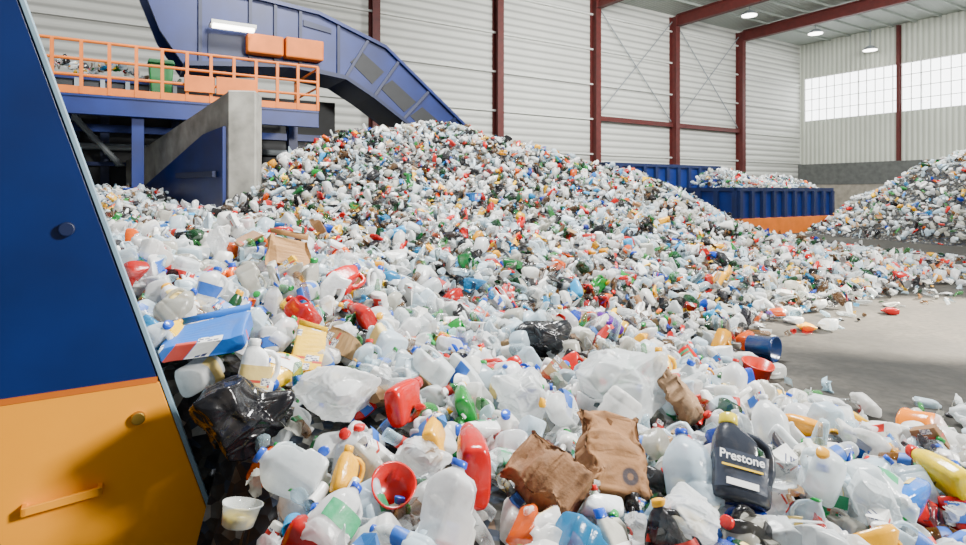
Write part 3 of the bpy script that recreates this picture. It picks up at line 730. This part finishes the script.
hero('paper_bag',678,412,70,(.28,.17,.09),(-50,30,60),'brown paper bag wedged between plastic jugs',2,False,up=.01)
cb_=hero('cardboard_box',292,262,56,(.42,.22,.08),(-58,18,25),'torn tan cardboard box on top of jugs',2,False)
mat_of(cb_,MO['paper'])
hero('milk_jug',300,322,54,R_,(-60,-40,30),'bright red plastic jug lying on its side',1,capc=R_)
hero('detergent_bottle',350,284,46,R_,(-70,30,-20),'red detergent bottle half buried in jugs',2,capc=(.05,.1,.4))
hero('detergent_bottle',362,322,46,(.46,.008,.008),(-75,60,50),'dark red detergent bottle lying on jugs',2,capc=R_)
hero('plastic_tub',392,500,52,R_,(35,15,0),'red plastic lid and tub lying open in the pile',0,up=.03)
hero('detergent_bottle',408,406,58,R_,(-75,75,-10),'red plastic bottle lying flat on the jugs',2,capc=(.5,.02,.02))
hero('detergent_bottle',472,484,88,(.50,.005,.005),(-85,88,10),'red plastic canister lying beside brown paper sack',2,capc=(.5,.02,.02),up=.03)
hero('detergent_bottle',437,444,50,Y_,(-60,70,20),'yellow plastic bottle lying on its side',2,capc=(.85,.4,.02),up=.02)
hero('detergent_bottle',350,480,46,Y_,(-20,30,40),'yellow plastic bottle with handle standing in pile',2,capc=Y_)
hero('cardboard_box',310,358,56,(.90,.54,.0),(-45,15,20),'yellow printed carton leaning on white jugs',0,False)
hero('cardboard_box',208,352,90,(.006,.13,.52),(-74,-8,14),'large blue printed box lying on jugs',2,True)
hero('milk_jug',383,349,56,(.70,.82,.90),(-70,-60,20),'pale blue-white jug with printed label on its side',0,capc=W_)
hero('milk_jug',285,339,48,W_,(-50,40,20),'white plastic jug leaning in the pile',1)
hero('milk_jug',206,384,58,W_,(-65,70,20),'white jug with printed label lying down',0,capc=W_)
hero('detergent_bottle',260,380,56,W_,(-15,10,20),'white bottle standing upright beside black bag',0,capc=W_)
hero('plastic_bag',342,408,96,(.88,.90,.90),(0,0,30),'large crumpled white translucent plastic bag',0,False)
hero('plastic_bag',622,402,104,(.78,.83,.84),(0,10,80),'big clear-white plastic bag stuffed with waste',1,False)
bb=[hero('plastic_bag',243,440,96,K_,(0,0,120),'shiny black crumpled rubbish bag',2,False,up=.02),
hero('plastic_bag',264,414,60,K_,(10,0,20),'black crumpled plastic bag beside white bottle',3,False),
hero('plastic_bag',540,346,58,(.012,.014,.018),(0,10,0),'dark crumpled plastic bag between jugs',4,False)]
for b_ in bb: mat_of(b_,MO['opaque'])
hero('plastic_bag',520,410,60,(.86,.89,.90),(0,10,0),'white crumpled plastic bag between milk jugs',5,False)
hero('plastic_bag',690,532,70,(.86,.89,.90),(0,10,60),'crumpled clear-white film bag beside dark jug',6,False)
hero('plastic_bag',425,462,54,(.86,.89,.90),(0,20,60),'small crumpled white film bag among jugs',7,False)
hero('milk_jug',690,490,88,(.66,.80,.90),(-45,20,25),'translucent large jug with blue cap',1,capc=(.01,.06,.5))
hero('milk_jug',770,440,66,(.88,.91,.92),(-20,20,60),'clean white milk jug standing among bottles',1,capc=W_)
hero('milk_jug',822,490,76,T_,(-40,-20,130),'translucent milk jug tipped backward',1,capc=(.85,.4,.02))
hero('milk_jug',878,503,80,(.80,.87,.90),(-70,30,60),'translucent milk jug lying on its side',2,False)
hero('milk_jug',455,527,84,(.86,.88,.88),(-30,30,20),'white milk jug tipped over with handle up',1,False)
hero('milk_jug',292,484,78,(.80,.86,.88),(-60,-30,70),'translucent milk jug lying in the pile',1,False)
hero('milk_jug',340,528,76,(.86,.88,.88),(-50,50,10),'crushed white milk jug with blue cap',0,False,capc=(.01,.06,.5))
hero('milk_jug',560,420,60,(.84,.87,.87),(-60,-30,100),'white milk jug beside brown bag',2,False)
hero('milk_jug',735,388,46,(.88,.90,.92),(-10,15,40),'small white jug standing near the floor edge',1,capc=R_)
hero('milk_jug',510,381,54,(.86,.88,.9),(-80,20,200),'white milk jug lying beside other jugs',1)
hero('milk_jug',430,376,56,(.82,.88,.9),(-40,-50,20),'white jug leaning with handle visible',1)
hero('milk_jug',800,420,50,(.86,.88,.9),(-90,20,20),'white jug lying near the bare floor',1)
hero('plastic_tub',757,370,40,(.48,.02,.005),(10,5,0),'red-orange square tub on the floor edge',0,sink=0)
hero('plastic_tub',762,350,34,(.004,.025,.10),(90,0,40),'dark blue bucket lying by the pile edge',2,sink=0)
hero('plastic_tub',923,432,46,(.78,.20,.0),(-110,0,20),'orange round tub lying on its side',1)
hero('detergent_bottle',940,482,66,(.86,.62,.0),(-75,60,20),'yellow translucent bottle lying flat',2,capc=R_)
jar=hero('plastic_tub',240,522,46,(.80,.84,.80),(-15,8,0),'clear jar with yellow contents and lid',0)
mat_of(jar,MO['clear'])
v,f=loft([(.004,.040,.040,2),(.028,.045,.045,2),(.034,.040,.040,2)],24); me=addmesh('contents',v-np.array([0,0,.030]),f,MO['opaque'],True)
o=addobj('contents',me,parent=jar); o.color=(.85,.62,.08,1); o['label']='yellow contents filling the jar'
hero('detergent_bottle',798,432,44,(.85,.34,.0),(-65,70,70),'orange-yellow bottle lying between jugs',2,capc=(.02,.08,.4))
hero('detergent_bottle',905,512,66,(.005,.15,.60),(-70,70,150),'bright blue flattened plastic bottle',0,capc=W_)
hero('drink_bottle',848,435,54,(.02,.22,.04),(-85,20,50),'dark green drink bottle lying down',0)
hero('drink_bottle',505,452,60,(.8,.86,.88),(-85,20,120),'crushed clear drink bottle with printed label',1,False)
hero('drink_bottle',400,532,70,(.8,.86,.88),(-85,20,70),'clear drink bottle lying on jugs',0,False)
hero('drink_bottle',640,360,44,(.8,.86,.88),(-85,20,70),'clear drink bottle lying across jugs',4,False)
hero('detergent_bottle',180,303,50,W_,(-70,20,50),'white bottle with blue label half buried',0)
hero('milk_jug',210,300,50,W_,(-20,20,20),'white milk jug leaning beside cardboard',0)
hero('detergent_bottle',466,406,48,(.008,.20,.025),(-70,60,20),'green plastic bottle under plastic bag',2,capc=W_)
hero('detergent_bottle',609,325,36,(.10,.01,.25),(-70,20,20),'purple plastic bottle on white jugs',2,capc=W_)
hero('detergent_bottle',665,375,40,(.90,.52,.0),(-20,10,20),'yellow plastic bottle beside white bag',2,capc=Y_)
hero('detergent_bottle',178,332,34,(.90,.52,.0),(-70,50,20),'yellow plastic bottle beside blue box',2,capc=Y_)
ab=hero('detergent_bottle',743,488,86,(.025,.03,.042),(-42,12,-10),'dark grey antifreeze jug with printed white label',0,True,capc=(.75,.6,.03),sink=0,up=.0,clear=.5)
for ch in list(ab.children):
    if ch.name.startswith('label'): mat_of(ch,MO['opaque']); ch.color=(.05,.06,.085,1)
def lettering(body,size,par,loc,mat):
    cu=bpy.data.curves.new('lettering','FONT'); cu.body=body; cu.size=size; cu.extrude=.0008; cu.offset=.0006; cu.align_x='CENTER'
    tmp=bpy.data.objects.new('tmp',cu); COL.objects.link(tmp); bpy.context.view_layer.update()
    me=bpy.data.meshes.new_from_object(tmp.evaluated_get(bpy.context.evaluated_depsgraph_get())); bpy.data.objects.remove(tmp)
    me.materials.clear(); me.materials.append(mat)
    o=bpy.data.objects.new('lettering',me); COL.objects.link(o); o.parent=par; o.location=loc; o.rotation_euler=(math.radians(90),0,0)
INK=simple('lettering_white_ink',(.9,.9,.9),.4,var=0)
lettering('Prestone',.040,ab,(-.022,-.056,-.030),INK)
me=addmesh('label_stripe',boxv(-.085,.045,-.055,-.0515,-.052,-.046),BOXF,simple('stripe_yellow_ink',(.85,.55,.02),.4)); addobj('label_stripe',me,parent=ab)
me=addmesh('label_panel',boxv(-.070,.030,-.055,-.0515,-.108,-.088),BOXF,INK); addobj('label_panel',me,parent=ab)

# ---------------------------------------------------------------- scattering
items=[]
MIX1=[('milk_jug',.35),('detergent_bottle',.085),('drink_bottle',.23),('shampoo_bottle',.045),('plastic_tub',.05),('plastic_bag',.09),('cardboard_box',.015),('drink_carton',.025),('clamshell_tray',.06),('drink_can',.015),('plastic_scrap',.05)]
MIXF=[('milk_jug',.24),('detergent_bottle',.08),('drink_bottle',.23),('shampoo_bottle',.06),('plastic_tub',.05),('plastic_bag',.12),('cardboard_box',.04),('drink_carton',.03),('clamshell_tray',.06),('drink_can',.02),('plastic_scrap',.09)]
def pick(mix):
    r=random.random()*sum(w for _,w in mix)
    for k,w in mix:
        r-=w
        if r<=0: return k
    return mix[0][0]
def inview(x,y,z,m=12):
    if y<1: return False
    u=483+F*x/y; v=VH-(z-HC)*F/y; return -m<u<966+m and -m<v<545+m and u>20+(v)*.36-25
def scatter(hf,x0,x1,y0,y1,sp,mix,lift,prob,scale=(.85,1.15),far=False,dark=False,fill=False):
    for y in np.arange(y0,y1,sp):
        for x in np.arange(x0,x1,sp):
            px=x+random.uniform(-.5,.5)*sp; py=y+random.uniform(-.5,.5)*sp
            if not far:
                if abs(px)>py*.95+.8: continue
                t,s=inv(px,py)
                if blocked(t,s,.15): continue
                bx,by=px-A[0],py-A[1]; l_=bx*n_.x+by*n_.y; o_=-bx*n_.y+by*n_.x
                if -.25<l_<6.3 and -.75<o_<.25: continue
            g=float(hf(px,py))
            if random.random()>prob: continue
            if g<.03:
                if g<-.10 or random.random()>.16+max(0,g)*4: continue
            g=max(g,0)
            if not fill and any((px-a)**2+(py-b)**2<c*c for a,b,c in heroes): continue
            kind=pick(mix)
            if g<.02 and kind in('cardboard_box','plastic_bag','drink_carton'): kind='drink_bottle'
            i=random.randrange(NV) if dark else random.choice((0,1,2,3,3,1,4,6)); rot=(random.uniform(0,6.28),random.gauss(0,.9),random.uniform(0,6.28))
            if kind in('plastic_bag','plastic_scrap','clamshell_tray'): rot=(random.gauss(0,.6),random.gauss(0,.6),random.uniform(0,6.28))
            sc=random.triangular(scale[0],scale[1],scale[0]*.6+scale[1]*.4)
            if kind=='drink_bottle' and random.random()<.3: sc*=1.35
            if kind=='plastic_bag': sc*=random.uniform(.45,1.0)
            if g<.02: rot=(math.pi/2+random.gauss(0,.1),random.uniform(0,6.28) if kind in('drink_bottle','drink_can') else 0,random.uniform(0,6.28))
            R=np.array(Euler(rot).to_matrix()); V=LO[kind][i][0]; mz=-minz(V,R)*sc
            z=g+(mz if g<.05 else mz*.45+lift*random.random())
            if fill: z=g+.01
            cn,c=pal(kind,dark,px,py); b=random.uniform(.80,1.06); c=tuple(min(.92,q_*b) for q_ in c)
            items.append((kind,px,py,z,rot,sc,i,c,cn,math.hypot(px,py),inview(px,py,z),R))
scatter(h1,-4.6,5.6,1.25,5.6,.14,MIX1,.04,1,(.70,1.0))
scatter(h1,-4.6,5.6,1.25,5.6,.18,MIX1,.10,.55,(.75,1.05))
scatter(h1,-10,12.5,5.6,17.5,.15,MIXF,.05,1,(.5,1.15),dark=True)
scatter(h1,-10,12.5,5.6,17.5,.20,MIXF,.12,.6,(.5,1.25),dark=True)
MS=[('plastic_scrap',.45),('drink_can',.06),('shampoo_bottle',.12),('plastic_tub',.10),('drink_bottle',.27)]
scatter(h1,-4.6,5.6,1.25,5.6,.12,MS,.07,.6,(.5,.85))
scatter(h1,-4.6,5.3,1.25,4.6,.15,MIX1,.0,.9,(.6,.8),fill=True)
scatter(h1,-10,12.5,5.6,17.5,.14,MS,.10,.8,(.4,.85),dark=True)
scatter(h2,12.5,26,13,28,.19,MIXF,.12,1,(.7,1.15),True)
def hc(x,y):
    t,s=inv(x,y)
    a=(t-C1[0])/(C1[1]-C1[0]); b=(s-C1[2])/(C1[3]-C1[2])
    if not(.02<a<.98 and .05<b<.95): return -1
    return C1[4]-.1+.8*math.sin(math.pi*b)*(1-.45*a)+.12*math.sin(a*11)
scatter(hc,6,17,20,30,.15,MIXF,.1,1,(.7,1.1),True)
def hf_(x,y):
    t,s=inv(x,y)
    if not(FC[0]+.1<t<FC[1]-.1 and FC[2]+.12<s<FC[2]+1.15): return -1
    a=(t-FC[0])/(FC[1]-FC[0])
    return DK[3]+.7+.55*max(0,math.sin(3.0*a+.3))*(1-.6*a)+.1*math.sin(a*15)
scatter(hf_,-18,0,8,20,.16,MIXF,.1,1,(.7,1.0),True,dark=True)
items.sort(key=lambda a:a[9])
cnt={}; rest={}
for it in items:
    kind,x,y,z,rot,sc,i,c,cn,dist,iv,R=it
    lim=300
    if iv and cnt.get(kind,0)<lim:
        cnt[kind]=cnt.get(kind,0)+1
        near=dist<6.5
        lab=cn+' '+DESC[kind]+(' lying in the recycling pile' if len((cn+DESC[kind]).split())<7 else ' in waste pile')
        inst(kind,HI[kind][i],(x,y,z),rot,sc,cn,c,lab,'plastic waste in the big heap',(True if random.random()<.75 else 'nocap') if near else False)
    else: rest.setdefault(kind,[]).append(it)
for kind,L in rest.items():
    VS=[];LI=[];LT=[];CC=[];off=0
    for (k_,x,y,z,rot,sc,i,c,cn,dist,iv,R) in L:
        v,li,lt,mm=LO[kind][i]
        VS.append((v*sc)@R.T+np.array([x,y,z])); LI.append(li+off); LT.append(lt); off+=len(v)
        CC.append(np.tile(np.array([*c,1.0]),(len(v),1)))
    V=np.vstack(VS).astype(np.float32); LI=np.concatenate(LI); LT=np.concatenate(LT); CC=np.vstack(CC).astype(np.float32)
    me=bpy.data.meshes.new(kind+'_heap'); me.vertices.add(len(V)); me.vertices.foreach_set('co',V.ravel())
    me.loops.add(len(LI)); me.loops.foreach_set('vertex_index',LI.astype(np.int32))
    st=np.concatenate([[0],np.cumsum(LT)[:-1]]).astype(np.int32)
    me.polygons.add(len(LT)); me.polygons.foreach_set('loop_start',st)
    me.update(calc_edges=True); me.polygons.foreach_set('use_smooth',np.ones(len(LT),dtype=bool) if kind not in('cardboard_box','drink_carton','plastic_bag','plastic_tub') else np.zeros(len(LT),dtype=bool))
    at=me.color_attributes.new('Col','FLOAT_COLOR','POINT'); at.data.foreach_set('color',CC.ravel())
    me.materials.append(MA[LO[kind][0][3]]); me.validate()
    o=addobj(kind+'_heap',me); finish(o,'heaped mass of many mixed-colour %ss'%DESC[kind].split(' with')[0],CATS[kind]+' heap',kind='stuff')
print('ITEMS',len(items),cnt,{k:len(v) for k,v in rest.items()})

for r_ in ROOTS:
    if '_o' in r_: del r_['_o']

# ---------------------------------------------------------------- light
w_=bpy.data.worlds.new('hall_daylight'); scene.world=w_; w_.use_nodes=True
bg=w_.node_tree.nodes['Background']; bg.inputs[0].default_value=(.92,.96,1,1); bg.inputs[1].default_value=.36
def area(name,loc,target,sx,sy,power,col=(1,1,1)):
    l=bpy.data.lights.new(name,'AREA'); l.shape='RECTANGLE'; l.size=sx; l.size_y=sy; l.energy=power; l.color=col
    o=bpy.data.objects.new(name,l); COL.objects.link(o); o.location=loc
    o.rotation_euler=(Vector(target)-Vector(loc)).to_track_quat('-Z','Y').to_euler(); return o
area('overhead_key',(1,8.5,12.5),(-1.5,8.5,0),3,4,6400,(1,.99,.96))  # added area light above the heap, out of view
area('right_daylight_fill',(13,-1,8),(-.5,5,.5),2.2,2.2,5600,(1,.97,.91))  # unseen area light added for soft daylight from behind right
area('far_wall_fill',(10,21,12.5),(15,38,5),10,6,8200,(1,1,.97))  # added light, out of view, to brighten the far long wall
area('end_wall_fill',(24,20,12.5),(34,34,6),8,6,5200,(1,1,.97))  # second added light, unseen, that lifts the end wall
area('right_heap_fill',(20,18,13),(20,21,0),4,4,1800,(1,1,.97))  # added overhead light to brighten the heap on the right
area('walkway_fill',(-4,9,12),(-8,20,5),6,4,400,(1,1,.98))  # unseen fill light added over the walkway and conveyor
s=bpy.data.lights.new('sun_patch','SPOT'); s.energy=260000; s.spot_size=math.radians(9.0); s.spot_blend=.08; s.color=(1,.88,.70); s.shadow_soft_size=.2
o=bpy.data.objects.new('sun_patch',s); COL.objects.link(o); o.location=(22,13,12); o.rotation_euler=(Vector((6.2,7.7,0))-Vector(o.location)).to_track_quat('-Z','Y').to_euler()

cam=bpy.data.cameras.new('camera'); co=bpy.data.objects.new('camera',cam); COL.objects.link(co)
co.location=(0,0,HC); co.rotation_euler=(math.radians(90),0,0)
cam.sensor_width=36; cam.lens=36*F/966; cam.shift_y=-(272.5-VH)/966; cam.clip_end=300; cam.clip_start=.05
scene.camera=co
